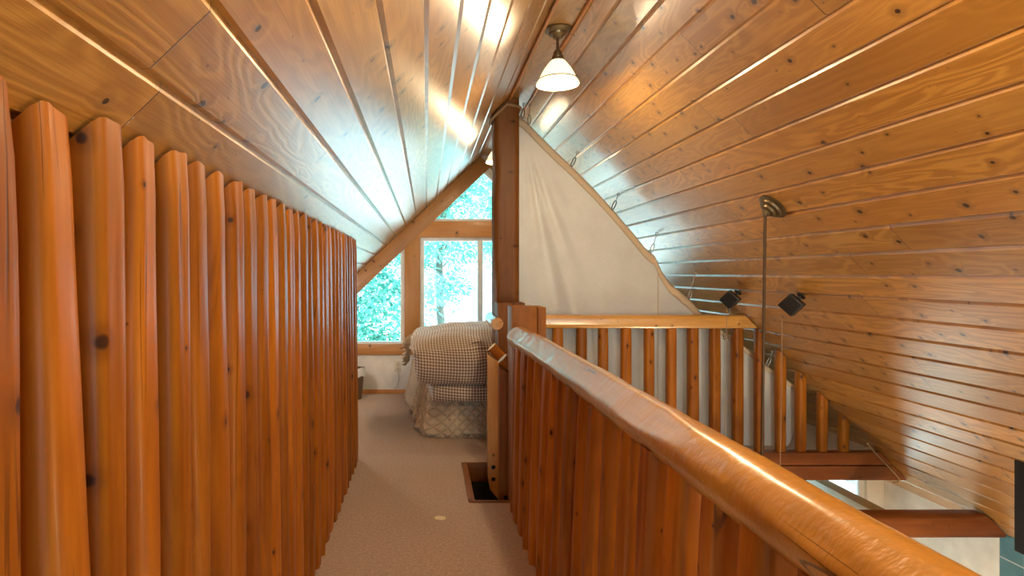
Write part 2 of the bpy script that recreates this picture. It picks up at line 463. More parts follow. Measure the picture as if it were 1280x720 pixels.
def build_ceiling():
    prof = []   # (X, Z, v)
    gw, gd = .0125, .011
    WL = .1276; WR = .1186; XG = 1.725
    def slope_pts(xs, zf, nrm, vf):
        return [(x, zf(x), vf(x)) for x in xs]
    nl = Vector((.95, -1)).normalized()      # into the room (left slope)
    nr = Vector((-1.02, -1)).normalized()
    left = []
    ks = [k for k in range(-40, 20) if XL - .12 < k * WL < RX0 - .02]
    left.append((XL - .12, roof_left(XL - .12), None))
    cl = math.cos(math.atan(.95)); cr = math.cos(math.atan(1.02))
    vl = lambda x: x / WL + 100
    vr = lambda x: (x - XG) / WR + 300
    pts = [(XL - .12, roof_left(XL - .12), vl(XL - .12))]
    for k in ks:
        x = k * WL; z = roof_left(x)
        pts.append((x - gw * cl, roof_left(x - gw * cl), vl(x) - .02))
        pts.append((x - nl.x * gd, z - nl.y * gd, vl(x) - .001))
        pts.append((x + gw * cl, roof_left(x + gw * cl), vl(x) + .02))
    pts.append((RX0, RIDGE_Z, vl(RX0)))
    segs = [list(pts)]
    segs.append([(RX0, RIDGE_Z, 500.05), (RX1, RIDGE_Z, 500.95)])
    pts = [(RX1, RIDGE_Z, vr(RX1))]
    for k in range(-20, 40):
        x = XG + k * WR
        if not (RX1 + .02 < x < XR - .01): continue
        z = roof_right(x)
        pts.append((x - gw * cr, roof_right(x - gw * cr), vr(x) - .02))
        pts.append((x - nr.x * gd, z - nr.y * gd, vr(x) - .001))
        pts.append((x + gw * cr, roof_right(x + gw * cr), vr(x) + .02))
    pts.append((XR + .1, roof_right(XR + .1), vr(XR + .1)))
    segs.append(pts)
    mb = MB(); ya, yb = Y0, Y1 + .14
    for s in segs:
        for (xa, za, va), (xb, zb, vb) in zip(s[:-1], s[1:]):
            mb.add([(xa, ya, za), (xa, yb, za), (xb, yb, zb), (xb, ya, zb)], [(0, 1, 2, 3)],
                   [(ya, va), (yb, va), (yb, vb), (ya, vb)])
    # outer skin
    th = .16
    o = [(XL - .12, roof_left(XL - .12) + th), (RX0, RIDGE_Z + th), (RX1, RIDGE_Z + th), (XR + .1, roof_right(XR + .1) + th)]
    i0, i1 = (XL - .12, roof_left(XL - .12)), (XR + .1, roof_right(XR + .1))
    loop = [i0] + o + [i1]
    for (xa, za), (xb, zb) in zip(loop[:-1], loop[1:]):
        mb.add([(xa, ya, za), (xa, yb, za), (xb, yb, zb), (xb, ya, zb)], [(0, 1, 2, 3)], [(0, 700.2), (1, 700.2), (1, 700.8), (0, 700.8)])
    # build without normal recalculation issues
    return mb.build('ceiling', 'ceiling', None, 20)
tag(build_ceiling(), kind='structure')

# ridge cove mouldings either side of the flat ridge board
for i, (x, s) in enumerate(((RX0 + .012, 1), (RX1 - .012, -1))):
    tag(log('trim_%d' % (i + 1), (x, Y0 + .05, RIDGE_Z - .012), (x, Y1 - .02, RIDGE_Z - .012), .011, .011, 'trim', nexp=2.5, wob=0, seg=4), kind='structure')

HX0, HY0, HY1 = .30, 4.23, 5.08   # stair opening
HX1 = 1.75
LOFT_Y = 5.40
def build_floor():
    mb = MB(); zb = -.22
    mb.box(-.76, HX0, Y0 + .1, LOFT_Y + .06, zb, 0)
    mb.box(HX0, .78, Y0 + .1, HY0, zb, 0)
    mb.box(HX0, .86, HY1, LOFT_Y + .06, zb, 0)
    xr = (H + 2.469) / 1.02 - .02
    mb.box(-2.42, .86, LOFT_Y + .06, Y1, zb, 0)
    mb.box(.86, 4.12, LOFT_Y + .10, Y1, zb, 0)
    return mb.build('floor', 'carpet', None, 0, origin=(0, 0, 0))
tag(build_floor(), kind='structure')
mb = MB(); mb.box(XL - .1, XR + .1, Y0, 8.2, ZF - .1, ZF)
tag(mb.build('floor', 'lowfloor', None, 0), kind='structure')

# knee walls and lower walls
mb = MB(); mb.box(XL - .12, XL, Y0, Y1, ZF, roof_left(XL) + .03)
tag(mb.build('wall_left', 'white_wall', None, 0), kind='structure')
mb = MB(); mb.box(XR, XR + .1, Y0, 6.04, ZF, roof_right(XR) + .03); mb.box(XR, XR + .1, 6.04, Y1, -.6, roof_right(XR) + .03)  # wall left open under the loft to let sun onto the deck
tag(mb.build('wall_right', 'white_wall', None, 0), kind='structure')
# lower end wall under the loft, with a window opening
LY = 5.92
wx0, wx1, wz0, wz1 = 2.75, 4.18, -1.80, -.29
mb = MB()
mb.box(XL, wx0, LY, LY + .12, ZF, -.22); mb.box(wx1, XR, LY, LY + .12, ZF, -.22)
mb.box(wx0, wx1, LY, LY + .12, ZF, wz0); mb.box(wx0, wx1, LY, LY + .12, wz1, -.22)
tag(mb.build('wall_lower', 'white_wall', None, 0), kind='structure')
mb = MB(); mb.box(-3, 7, LY + .12, 8.6, -2.95, -2.85)  # unseen pale deck added so its sunlit top reflects in the ceiling
tag(mb.build('floor', 'soil', None, 0), kind='structure')
r5 = thing('window_5', ((wx0 + wx1) / 2, LY + .06, wz0), kind='structure')
mb = MB()
for bx_ in ((wx0, wx0 + .05, wz0, wz1), (wx1 - .05, wx1, wz0, wz1), (wx0, wx1, wz0, wz0 + .05), (wx0, wx1, wz1 - .04, wz1)):
    mb.box(bx_[0], bx_[1], LY + .03, LY + .09, bx_[2], bx_[3], .004)
mb.build('window_frame', 'vinyl', r5)
mb = MB(); mb.box(wx0 + .04, wx1 - .04, LY + .057, LY + .063, wz0 + .04, wz1 - .03); mb.build('pane', 'glass', r5, 0)
# near gable (behind the camera) with tall glazing
def near_gable():
    mb = MB(); y0, y1 = Y0 - .12, Y0
    ox0, ox1 = -1.0, 3.2
    mb.box(XL - .1, XR + .1, y0, y1, ZF, -.3)
    mb.box(XL - .1, XR + .1, y0, y1, -.3, .0)
    pl = [(XL - .1, 0), (XL - .1, roof_left(XL - .1)), (-.9, roof_left(-.9)), (-.9, 0)]
    pl = [(-1.55, 0), (-.8, roof_left(-.8) + .05), (-.8, 0)]
    mb.prism_y([(-2.6, 0), (-.8, roof_left(-.8) + .05), (-.8, 0)], y0, y1)
    mb.prism_y([(2.6, 0), (2.6, roof_right(2.6) + .05), (4.1, 0)], y0, y1)
    mb.prism_y([(-.8, 1.6), (-.8, roof_left(-.8)), (RX0, RIDGE_Z + .03), (RX1, RIDGE_Z + .03), (2.4, roof_right(2.4)), (2.6, roof_right(2.6)), (2.6, 1.5)], y0, y1)
    mb.box(.7, .95, y0, y1, 0, 1.6)
    return mb.build('wall_near', 'white_wall', None, 0)
tag(near_gable(), kind='structure')

# ------------------------------------------------------------------ far gable with windows
S = F / Y1
gx = lambda px: (px - VX) / S
gz = lambda py: H - (py - VY) / S
CX = gx(602.5)
mir = lambda x: 2 * CX - x
GY = Y1
def far_gable():
    mb = MB(); y0, y1 = GY, GY + .14
    xl, xr = -2.55, 4.0
    zs = gz(430)
    mb.box(xl, xr, y0, y1, -.22, zs)
    for s in (lambda x: x, mir):
        a, b = sorted((s(gx(502.5)), s(gx(526)))); mb.box(a, b, y0, y1, zs, gz(297))
    mb.box(gx(502), mir(gx(502)), y0, y1, gz(297), gz(276))
    # sloping strips above the side windows and around the top light
    slopeL = [(-2.0, roof_left(-2.0) + .05), (RX0, RIDGE_Z + .02), (CX, RIDGE_Z + .02), (CX, gz(211)), (gx(537), gz(275)), (gx(503), gz(305)), (-2.0, gz(305) - (gx(503) + 2.0) * .92)]
    mb.prism_y(slopeL, y0, y1)
    slopeR = [(CX, gz(211)), (CX, RIDGE_Z + .02), (RX1, RIDGE_Z + .02), (3.95, roof_right(3.95) + .05), (3.3, 0.4), (mir(gx(503)), gz(305)), (mir(gx(537)), gz(275))]
    mb.prism_y(slopeR, y0, y1)
    mb.prism_y([(2.4, zs), (2.4, roof_right(2.4)), (3.9, 0), (3.9, zs)], y0, y1)
    mb.prism_y([(-1.8, zs), (-1.0, zs), (-1.0, gz(305) - (gx(503) + 1.0) * .92)], y0, y1)
    return mb.build('wall_far', 'white_wall', None, 0)
tag(far_gable(), kind='structure')

tn = [3]
def trim(p0, p1, w, th=.035, y=None, mat='trim'):
    y = GY - th / 2 if y is None else y
    o = board('trim_%d' % tn[0], (p0[0], y, p0[1]), (p1[0], y, p1[1]), w, th, mat, up=Vector((0, -1, 0)))
    # board(): w along local y; turn so that width lies in the wall plane
    tn[0] += 1
    return tag(o, kind='structure')
def wallboard(p0, p1, w, th=.035, mat='trim', name=None):
    a = Vector((p0[0], GY - th / 2, p0[1])); b = Vector((p1[0], GY - th / 2, p1[1]))
    d = (b - a).normalized(); x = Vector((0, 1, 0)); yv = d.cross(x)
    R = Matrix((x, yv, d)).transposed(); L = (b - a).length
    m = MB(); m.box(-th / 2, th / 2, -w / 2, w / 2, 0, L, .004); m.v = [R @ q + a for q in m.v]
    o = m.build('trim_%d' % tn[0], mat, None, 40, origin=a, R=R); tn[0] += 1
    return tag(o, kind='structure')
# rafter boards following the roof
rw = .185
def off(x, f, s, d):  # point under the roof line by d along normal
    n = Vector((.95, -1)).normalized() if s < 0 else Vector((-1.02, -1)).normalized()
    return (x + n.x * d, f(x) + n.y * d)
wallboard(off(-2.0, roof_left, -1, rw / 2 + .004), off(RX0 - .02, roof_left, -1, rw / 2 + .004), rw, .05)
wallboard(off(3.6, roof_right, 1, rw / 2 + .004), off(RX1 - .02, roof_right, 1, rw / 2 + .004), rw, .05)
wallboard((gx(500), gz(287)), (mir(gx(500)), gz(287)), .205, .045)
wallboard((gx(515.5), gz(436)), (gx(515.5), gz(297)), .20, .04)
wallboard((mir(gx(515.5)), gz(436)), (mir(gx(515.5)), gz(297)), .20, .04)
wallboard((-1.9, gz(436.5)), (3.6, gz(436.5)), .135, .045)
mb = MB(); mb.box(-2.4, 3.9, GY - .014, GY, 0, .055, .003)
tag(mb.build('baseboard_far', M['trim'], None, 40), kind='structure')

def frame_poly(poly, w, y0, y1, name, parent, mat='vinyl'):
    """ring shaped frame following a polygon inset by w"""
    n = len(poly); c = Vector((sum(p[0] for p in poly) / n, sum(p[1] for p in poly) / n))
    P2 = [Vector(p) for p in poly]; ins = []
    for i in range(n):
        a, b, d = P2[i - 1], P2[i], P2[(i + 1) % n]
        e1 = (b - a).normalized(); e2 = (d - b).normalized()
        n1 = Vector((-e1.y, e1.x)); n2 = Vector((-e2.y, e2.x))
        if n1.dot(c - b) < 0: n1 = -n1
        if n2.dot(c - b) < 0: n2 = -n2
        m = (n1 + n2); m = m / m.dot(n1) if abs(m.dot(n1)) > 1e-6 else n1
        ins.append(b + m * w)
    mb = MB()
    vs = [(p.x, y0, p.y) for p in P2] + [(p.x, y0, p.y) for p in ins] + [(p.x, y1, p.y) for p in P2] + [(p.x, y1, p.y) for p in ins]
    fs = []
    for i in range(n):
        j = (i + 1) % n
        fs += [(i, j, n + j, n + i), (2 * n + i, 3 * n + i, 3 * n + j, 2 * n + j), (i, 2 * n + i, 2 * n + j, j), (n + i, n + j, 3 * n + j, 3 * n + i)]
    mb.add(vs, fs)
    return mb.build(name, mat, parent, 30), [(p.x, p.y) for p in ins]

def window(num, poly, w, mull=None):
    cx = sum(p[0] for p in poly) / len(poly); zb = min(p[1] for p in poly)
    r = thing('window_%d' % num, (cx, GY + .05, zb), kind='structure')
    fr, ins = frame_poly(poly, w, GY - .004, GY + .10, 'window_frame', r)
    if mull is not None:
        zt = max(p[1] for p in poly)
        mb = MB(); mb.box(mull - .033, mull + .033, GY + .012, GY + .085, zb + w * .5, zt - w * .5, .004); mb.build('sash_stile', 'vinyl', r)
    mb = MB(); mb.prism_y([(x, z) for x, z in ins], GY + .052, GY + .058)
    mb.build('pane', 'glass', r, 0)
    return r
zs = gz(430)
window(1, [(gx(525.5), zs), (mir(gx(525.5)), zs), (mir(gx(525.5)), gz(296.5)), (gx(525.5), gz(296.5))], .05, gx(600.5))
window(2, [(-.98, zs), (gx(503.5), zs), (gx(503.5), gz(304)), (-.98, gz(304) - (gx(503.5) + .98) * .92)], .03)
window(3, [(mir(gx(503.5)), zs), (mir(-.98), zs), (mir(-.98), gz(304) - (gx(503.5) + .98) * .92), (mir(gx(503.5)), gz(304))], .03)
window(4, [(gx(535), gz(276.5)), (mir(gx(535)), gz(276.5)), (CX, gz(209.5))], .03)

# ------------------------------------------------------------------ left screen of log stakes
ORD = ['first', 'second', 'third', 'fourth', 'fifth', 'sixth', 'seventh', 'eighth', 'ninth', 'tenth']
scr = thing('log_partition', (-.64, 3.0, 0), 'floor-to-ceiling partition of upright peeled log stakes along the left of the walkway', 'partition')
for k in range(-1, 29):
    y = .846 + .1545 * k + random.uniform(-.01, .01)
    a = .066 + random.uniform(-.005, .005); b = .054 + random.uniform(-.005, .006)
    xc = -.574 - a + random.uniform(-.004, .004)
    lean = (random.uniform(-.006, .006), random.uniform(-.006, .006))
    bow = random.uniform(-.006, .006)
    sl = -.021 if k == 0 else -.040 if k == 1 else -.008
    log('stake', (xc, y, 0), (xc, y, 1.8), a, b, 'stake', scr, nexp=5.0, seg=16, n=28, wob=.006,
        top=lambda X, Y: roof_left(X) - .012, path=lambda t, l=lean, w=bow, sl=sl: (sl * 1.85 * (t - .76), l[1] * t + w * math.sin(t * PI), 1 + .04 * (1 - t)), ends=.004, yaw=math.radians(random.uniform(-7, 7)))

# ------------------------------------------------------------------ walkway railing (right)
rl = thing('walkway_railing', (.65, 2.0, 0), 'long log railing with thick round top rail along the right of the walkway', 'railing')
RZ = H - .437
def rail_path(t):
    Y = -1.2 + t * 5.36
    q = max(0, (Y - 2.7) / 1.46)
    # local x axis of a +Y log points along world -X ... corrected below
    return Y, q
pts = []
RL0, RL1 = -1.2, 4.18
def rp(t):
    Y = RL0 + t * (RL1 - RL0); q = max(0.0, (Y - 2.9) / 1.28)
    return (RAILSX * (-.05 * q * q), RAILSY * (.016 * q * q), 1.0 + .07 * q)
Rr = axes((0, 0, 0), (0, 1, 0)); RAILSX = (Rr @ Vector((1, 0, 0))).x; RAILSY = (Rr @ Vector((0, 1, 0))).z
def hew_rail(x, y, z, dx, dy):
    Y = RL0 + z
    wx, wz = RAILSX * (x - dx), RAILSY * (y - dy)
    nx_, nz_ = -.70, .714
    f = max(0.0, min(1.0, (Y - 1.25) / .5))
    lim = .070 * (1.12 - .33 * f) + .004 * mnoise.noise(Vector((z * 7, 3.3, 0))) + .0035 * mnoise.noise(Vector((z * 22, wx * 30, 1)))
    q = wx * nx_ + wz * nz_
    if q > lim: wx -= nx_ * (q - lim); wz -= nz_ * (q - lim)
    return RAILSX * wx + dx, RAILSY * wz + dy
tr_ = log('top_rail', (.657, RL0, RZ), (.657, RL1, RZ), .070, .070, 'rail', rl, nexp=2.0, seg=150, n=44, wob=.004, path=rp, facets=.0035, ends=.012, hew=hew_rail)
nb = 0
Yb = 4.03
bal_y = [4.06, 3.90, 3.72, 3.54, 3.35, 3.16, 2.98]
y = 2.98
while y > -.9:
    y -= random.uniform(.168, .192); bal_y.append(y)
for y in bal_y:
    a = .058 + random.uniform(-.005, .006); b = .050 + random.uniform(-.006, .008)
    q = max(0.0, (y - 2.9) / 1.28)
    xc = .548 + a + random.uniform(-.006, .006)
    log('baluster', (xc, y, -.0), (xc, y, 1), a, b, 'stake', rl, yaw=math.radians(random.uniform(-14, 10)), nexp=4.6, seg=12, n=24, wob=.007,
        top=lambda X, Y, q=q: RZ + .016 * q * q - .035, path=lambda t, l=random.uniform(-.008, .008): (.045 * t - .035 * q * t, l * t, 1 + .03 * (1 - t)), ends=.002)
NX0, NX1 = P(640, 0, 4.24).x, P(683, 0, 4.24).x
mb = MB()
mb.box(NX0, NX0 + .172, 4.24, 4.47, ZF, P(0, 383.5, 4.24).z, .008); mb.box(NX0 + .176, NX1, 4.245, 4.47, ZF, P(0, 384, 4.24).z, .008)
mb.box(NX0 + .17, NX0 + .178, 4.26, 4.46, ZF, P(0, 384, 4.24).z - .01)
mb.build('newel_post', 'post', rl)

# ------------------------------------------------------------------ roof post with rope
PY = 5.42
px0, px1 = P(617.5, 0, PY).x, P(650, 0, PY).x
pm = MB(); rg = []
npz = 40; zt_f = lambda X: min(roof_left(X), RIDGE_Z, roof_right(X)) - .006
xc, yc = (px0 + px1) / 2, PY + .125; hw, hd = (px1 - px0) / 2, .125
for i in range(npz + 1):
    t = i / npz; r = []
    for k in range(36):
        th = 2 * PI * k / 36; c, s = math.cos(th), math.sin(th)
        q = (abs(c) ** 7 + abs(s) ** 7) ** (-1 / 7)
        x = xc + c * q * hw; y_ = yc + s * q * hd
        zt = zt_f(x); z = ZF + (zt - ZF) * t
        if c < -.2:  # natural waney left side
            x += max(0, mnoise.noise(Vector((0, s * .6, z * 2.2 + 3)))) * .05 * min(1, (-c - .2) * 2)
        r.append(Vector((x, y_, z)))
    rg.append(r)
pm.rings(rg)
post = pm.build('roof_post', 'post', None, 40)
tag(post, 'tall square log post rising from the stair corner to the ceiling ridge', 'post')
# rope
path = []
N = 160
for i in range(N + 1):
    th = 2 * PI * i / N; c, s = math.cos(th), math.sin(th)
    q = (abs(c) ** 5 + abs(s) ** 5) ** (-1 / 5)
    x = xc + c * q * (hw + .013); y_ = yc + s * q * (hd + .014)
    z = min(roof_left(x) - .045, RIDGE_Z - .06 - .02 * max(0, (x - xc) / hw))
    path.append(Vector((x, y_, z)))
rm = MB()
for ph in range(3):
    sp = []
    for i, p in enumerate(path):
        d = (path[(i + 1) % N] - path[(i - 1) % N]).normalized(); a = d.cross(Vector((0, 0, 1))).normalized(); b = a.cross(d)
        an = i / N * 2 * PI * 22 + ph * 2 * PI / 3
        sp.append(p + (a * math.cos(an) + b * math.sin(an)) * .006)
    rm.tube(sp, .0072, 6)
tag(rm.build('rope', 'rope', None, 60), 'brown twisted rope tied round the top of the tall post', 'rope')

# ------------------------------------------------------------------ loft railing
lr = thing('loft_railing', (2.0, 5.45, 0), 'log railing with widely spaced balusters along the loft edge in front of the white sheet', 'railing')
LYR = 5.46
zr = P(0, 402, LYR).z
def lr_top(X, Y): return min(zr - .02, roof_right(X) - .012)
rx0 = P(680, 0, LYR).x
# top rail, right end cut to the roof slope
rg = []
rr = .060
for i in range(41):
    t = i / 40; r = []
    for k in range(24):
        th = 2 * PI * k / 24; c, s = math.cos(th), math.sin(th)
        q = (abs(c) ** 4.5 + abs(s) ** 4.5) ** (-1 / 4.5)
        z = zr + s * q * rr + mnoise.noise(Vector((t * 6, s, c))) * .004
        yy = LYR + c * q * rr
        xe = (H + 2.469 - .016 - z) / 1.02
        r.append(Vector((rx0 + (xe - rx0) * t, yy, z)))
    rg.append(r)
mb = MB(); mb.rings(rg)
Rx = axes((0, 0, 0), (1, 0, 0))
mb.build('top_rail', 'rail', lr, 40, origin=(rx0, LYR, zr), R=Rx)
for px in (698, 728, 755.5, 784, 813, 841, 868.5, 896, 924.5, 951.5, 978.5, 1004, 1031, 1058):
    a = .043 + random.uniform(-.003, .003) if px < 930 else .038
    if px == 951.5: a = .034
    X = P(px, 0, LYR - .04).x
    log('baluster', (X, LYR, .0), (X, LYR, 1), a, .040, 'stake', lr, nexp=4.2, seg=8, n=20, wob=.004, top=lr_top,
        path=lambda t: (random.uniform(-.0005, .0005), 0, 1), ends=.002)
# edge beams under the railing, cut by the roof slope
def cutbeam(z0, z1, y0, y1, x0, name, mat, parent=None):
    xe = lambda z: (H + 2.469 - z) / 1.02 - .012
    m = MB(); m.prism_y([(x0, z0), (xe(z0), z0), (xe(z1), z1), (x0, z1)], y0, y1)
    return m.build(name, mat, parent, 30, origin=(x0, y0, z0), R=Rx)
tag(cutbeam(-.105, -.002, 5.395, 5.498, .86, 'trim_%d' % tn[0], 'beam'), kind='structure'); tn[0] += 1
tag(cutbeam(-.238, -.117, 5.400, 5.498, .86, 'trim_%d' % tn[0], 'beam'), kind='structure'); tn[0] += 1
N2Y = 5.16
n2x0, n2x1 = P(622.5, 0, N2Y).x, P(656.5, 0, N2Y).x
mb = MB(); mb.box(n2x0, n2x1, N2Y, 5.405, .0, P(0, 378.5, N2Y).z, .008); mb.build('newel_post', 'post', lr)
log('rail_stub', (P(620.5, 0, 5.2).x, 5.14, P(0, 404, 5.2).z), (P(620.5, 0, 5.2).x + .005, 5.74, P(0, 404, 5.2).z + .01), .055, .055, 'rail', lr, seg=10, n=24, wob=.003, facets=.002)

# thin rope strip in the corner of beam and roof, seen as pale cord
# ------------------------------------------------------------------ stair opening
for nm, bx in (('a', (HX0 - .045, HX0, HY0 - .03, HY1 + .03)), ('b', (HX0 - .045, .62, HY0 - .03, HY0)), ('c', (HX0, .86, HY1, HY1 + .03))):
    x0, x1, y0, y1 = bx
    mb = MB()
    L = max(x1 - x0, y1 - y0)
    if nm == 'a': mb.box(HX0 - .014, HX0 + .030, HY0, HY1, -.05, .012, .003)
    elif nm == 'b': mb.box(HX0 - .012, .575, HY0 - .012, HY0 + .012, -.24, .012, .003)
    else: mb.box(HX0 - .012, .86, HY1 - .012, HY1 + .012, -.14, .012, .003)
    R = axes((0, 0, 0), (0, 1, 0)) if nm == 'a' else Rx
    tag(mb.build('trim_%d' % tn[0], 'post', None, 40, R=R), kind='structure'); tn[0] += 1
mb = MB(); mb.box(HX0 - .012, HX0 + .012 + .03, HY0, HY1, -.0, .014, .004)
st = thing('staircase', (1.0, 4.65, ZF), 'steep staircase, coloured black for shade, descending through the floor opening beside the post', 'staircase')
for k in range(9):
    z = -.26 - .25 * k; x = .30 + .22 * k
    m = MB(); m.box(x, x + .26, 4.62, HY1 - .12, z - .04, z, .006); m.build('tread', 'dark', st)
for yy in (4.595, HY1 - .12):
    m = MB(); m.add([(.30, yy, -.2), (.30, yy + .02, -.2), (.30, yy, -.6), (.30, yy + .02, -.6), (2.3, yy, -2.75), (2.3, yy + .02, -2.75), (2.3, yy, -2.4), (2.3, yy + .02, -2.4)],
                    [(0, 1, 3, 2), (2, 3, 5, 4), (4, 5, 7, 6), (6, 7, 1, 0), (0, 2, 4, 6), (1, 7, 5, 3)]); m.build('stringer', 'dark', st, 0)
# walls added round the stairwell to keep it dark; black colour stands for shade
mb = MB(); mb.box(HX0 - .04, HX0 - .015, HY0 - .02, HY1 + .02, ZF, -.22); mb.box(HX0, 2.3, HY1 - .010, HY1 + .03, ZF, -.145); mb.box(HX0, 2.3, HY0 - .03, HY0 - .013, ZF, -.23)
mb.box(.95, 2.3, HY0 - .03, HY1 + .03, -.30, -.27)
tag(mb.build('wall_stairwell_shade', 'dark', None, 0), kind='structure')

for nm, Y, xa, xb, ce, r, zb, bolts, lab in (
        ('far', 4.97, 610, 623.5, (614.5, 433.5), .041, -.24, (584, 599), 'log stair handrail on a bolted post at the far side of the stair opening'),
        ('near', 4.49, 624, 640, (628, 448), .045, -.22, (622,), 'log stair handrail on a bolted post at the near side of the stair opening')):
    x0, x1 = P(xa, 0, Y).x, P(xb, 0, Y).x
    c = P(ce[0], ce[1], Y + .05)
    sr = thing('stair_handrail', ((x0 + x1) / 2, Y + .05, zb), lab, 'handrail')
    m = MB()
    zt = c.z - .055
    pl = [(x0, zt + .0), (x0, zb + .16), (x0 + .018, zb + .07), (x1 - .01, zb), (x1, zb), (x1, zt - .06)] if nm == 'far' else [(x0, zt), (x0, zb + .02), (x1, zb + .02), (x1, zt - .06)]
    m.prism_y(pl, Y, Y + .085)
    po = m.build('stair_post', 'honey' if nm == 'far' else 'stake', sr, 30)
    for by in bolts:
        b = P((xa + xb) / 2 if nm == 'far' else (xa + xb) / 2 + .5, by, Y)
        m = MB(); m.lathe([(.0, .0), (.011, .001), (.017, .0), (.017, -.008), (.0, -.008)], (b.x, Y - .002, b.z), (0, -1, 0), 14); m.build('bolt', 'iron', sr)
    d = Vector((1, 0, -1.05)).normalized()
    p0 = Vector((c.x, Y + .0425, c.z)); p1 = p0 + d * 2.2
    log('handrail', p0, p1, r, r, 'stake', sr, seg=14, n=24, wob=.003, ends=0)
    m = MB(); m.lathe([(.0, .002), (r * .97, .0015), (r * .985, -.002), (0, -.002)], p0 - d * .002, -d, 24); m.build('cut_end', 'cut', sr)
    sr.children[-1]['label'] = 'pale sawn end of the handrail log'

# ------------------------------------------------------------------ tie beam and right side details
TY = 4.62
zt, zb = P(0, 645.5, TY).z, P(0, 675, TY).z
rg = []
for i in range(30):
    t = i / 29; x = .80 + (4.31 - .80) * t; r = []
    for k in range(24):
        th = 2 * PI * k / 24; c, s = math.cos(th), math.sin(th); q = (abs(c) ** 4 + abs(s) ** 4) ** -.25
        z = (zt + zb) / 2 + s * q * ((zt - zb) / 2 + mnoise.noise(Vector((x * 1.5, s, c))) * .008)
        xx = min(x, (H + 2.469 - .02 - z) / 1.02)
        r.append(Vector((xx, TY + .09 + c * q * .085, z)))
    rg.append(r)
mb = MB(); mb.rings(rg)
tag(mb.build('tie_beam', 'beam', None, 40, origin=(.8, TY + .09, zb), R=Rx), 'dark reddish log tie beam crossing below the sloped ceiling at lower right', 'beam')
# pale beam running from the tie beam to the end wall
zl = H - .513 * 3.70
mb = MB(); mb.box(3.57, 3.70, TY + .19, LY - .004, zl - .12, zl, .006)
tag(mb.build('pale_beam', 'ledge', None, 40, R=axes((0, 0, 0), (0, 1, 0))), 'short pale beam between the dark tie beam and the white end wall, below the loft edge', 'beam')
cp = [P(x + 7, y + 1, 5.385) for x, y in ((1078, 551), (1090, 565), (1103, 578), (1114, 590), (1119, 596), (1117, 600), (1111, 600.5))]
mb = MB(); mb.tube([q + Vector((-.012, 0, -.012)) for q in cp], .008, 8)
tag(mb.build('cord', 'rope', None, 60), 'thin brown cord following the ceiling slope at the right end of the loft edge beam', 'cord')
# tiles behind the stove
ty1 = XR * F / (1251 - VX)
mb = MB(); mb.box(XR - .012, XR, 2.4, ty1, ZF, -.36)
tag(mb.build('wall_hearth', 'tile', None, 0, origin=(XR, ty1, H - .487 * XR - .02)), kind='structure')
# black flue support box hanging under the slope
bx = 3.5; by1 = bx * F / (1268 - VX)
bz0 = P(0, 688, by1).z
m = thing('stove_flue', (3.72, by1 - .2, ZF), 'black metal stove flue box hanging under the sloped ceiling at right edge', 'stove flue')
mb = MB(); xe = (H + 2.469 - bz0) / 1.02 - .01
mb.prism_y([(bx, bz0), (bx, roof_right(bx) - .006), (bx + .40, roof_right(bx + .40) - .006), (bx + .40, bz0)], by1 - .42, by1)
mb.build('support_box', 'black', m, 30)
mb = MB(); mb.lathe([(.09, ZF), (.09, bz0 + .01)], (bx + .2, by1 - .21, 0)); mb.build('pipe', 'black', m)

# ------------------------------------------------------------------ satellite speakers
def speaker(px, py, X, yaw, lab, wx, wy, wbot):
    Y = X / (px - VX) * F
    c = P(px, py, Y)
    s = .112
    r = thing('speaker', c, lab, 'speaker', 'black cube speakers on the right ceiling slope')
    R = Matrix.Rotation(math.radians(yaw), 3, 'Z') @ Matrix.Rotation(math.radians(43), 3, 'Y')
    def bx(x0, x1, y0, y1, z0, z1, bev):
        m = MB(); m.box(x0, x1, y0, y1, z0, z1, bev); m.v = [R @ q + c for q in m.v]; return m
    bx(-s / 2, s / 2, -.05, .045, -s / 2, s / 2, .006).build('cabinet', 'edge', r)
    bx(-s / 2 + .007, s / 2 - .007, -.058, -.045, -s / 2 + .007, s / 2 - .007, .004).build('grille', 'grille', r)
    # bracket to the roof
    n = Vector((-1.02, 0, -1)).normalized()
    rp_ = Vector((c.x, c.y + .02, roof_right(c.x)))
    dist = (rp_ - c).dot(-n)
    m = MB(); m.tube([c - n * .05, c - n * (dist - .004)], .012, 8); m.lathe([(.0, 0), (.03, 0), (.03, .008), (0, .008)], c - n * (dist - .003), n, 16)
    m.build('bracket', 'black', r)
    p = P(wx, wy, Y); q = P(wx - 3, wbot, Y)
    m = MB(); m.tube([p + Vector((0, .02, .02)), p, p + (q - p) * .33 + Vector((.004, 0, 0)), p + (q - p) * .7, Vector((q.x, q.y, q.z))], .0028, 6)
    m.build('wire', 'wire', r)
speaker(913, 374.5, 2.50, -38, 'black cube speaker under the sloped ceiling, farther one nearer the white sheet', 908.5, 386, 558)
speaker(990, 381, 2.50, -44, 'black cube speaker under the sloped ceiling, to the right of the pendant rod', 977.5, 400, 640)

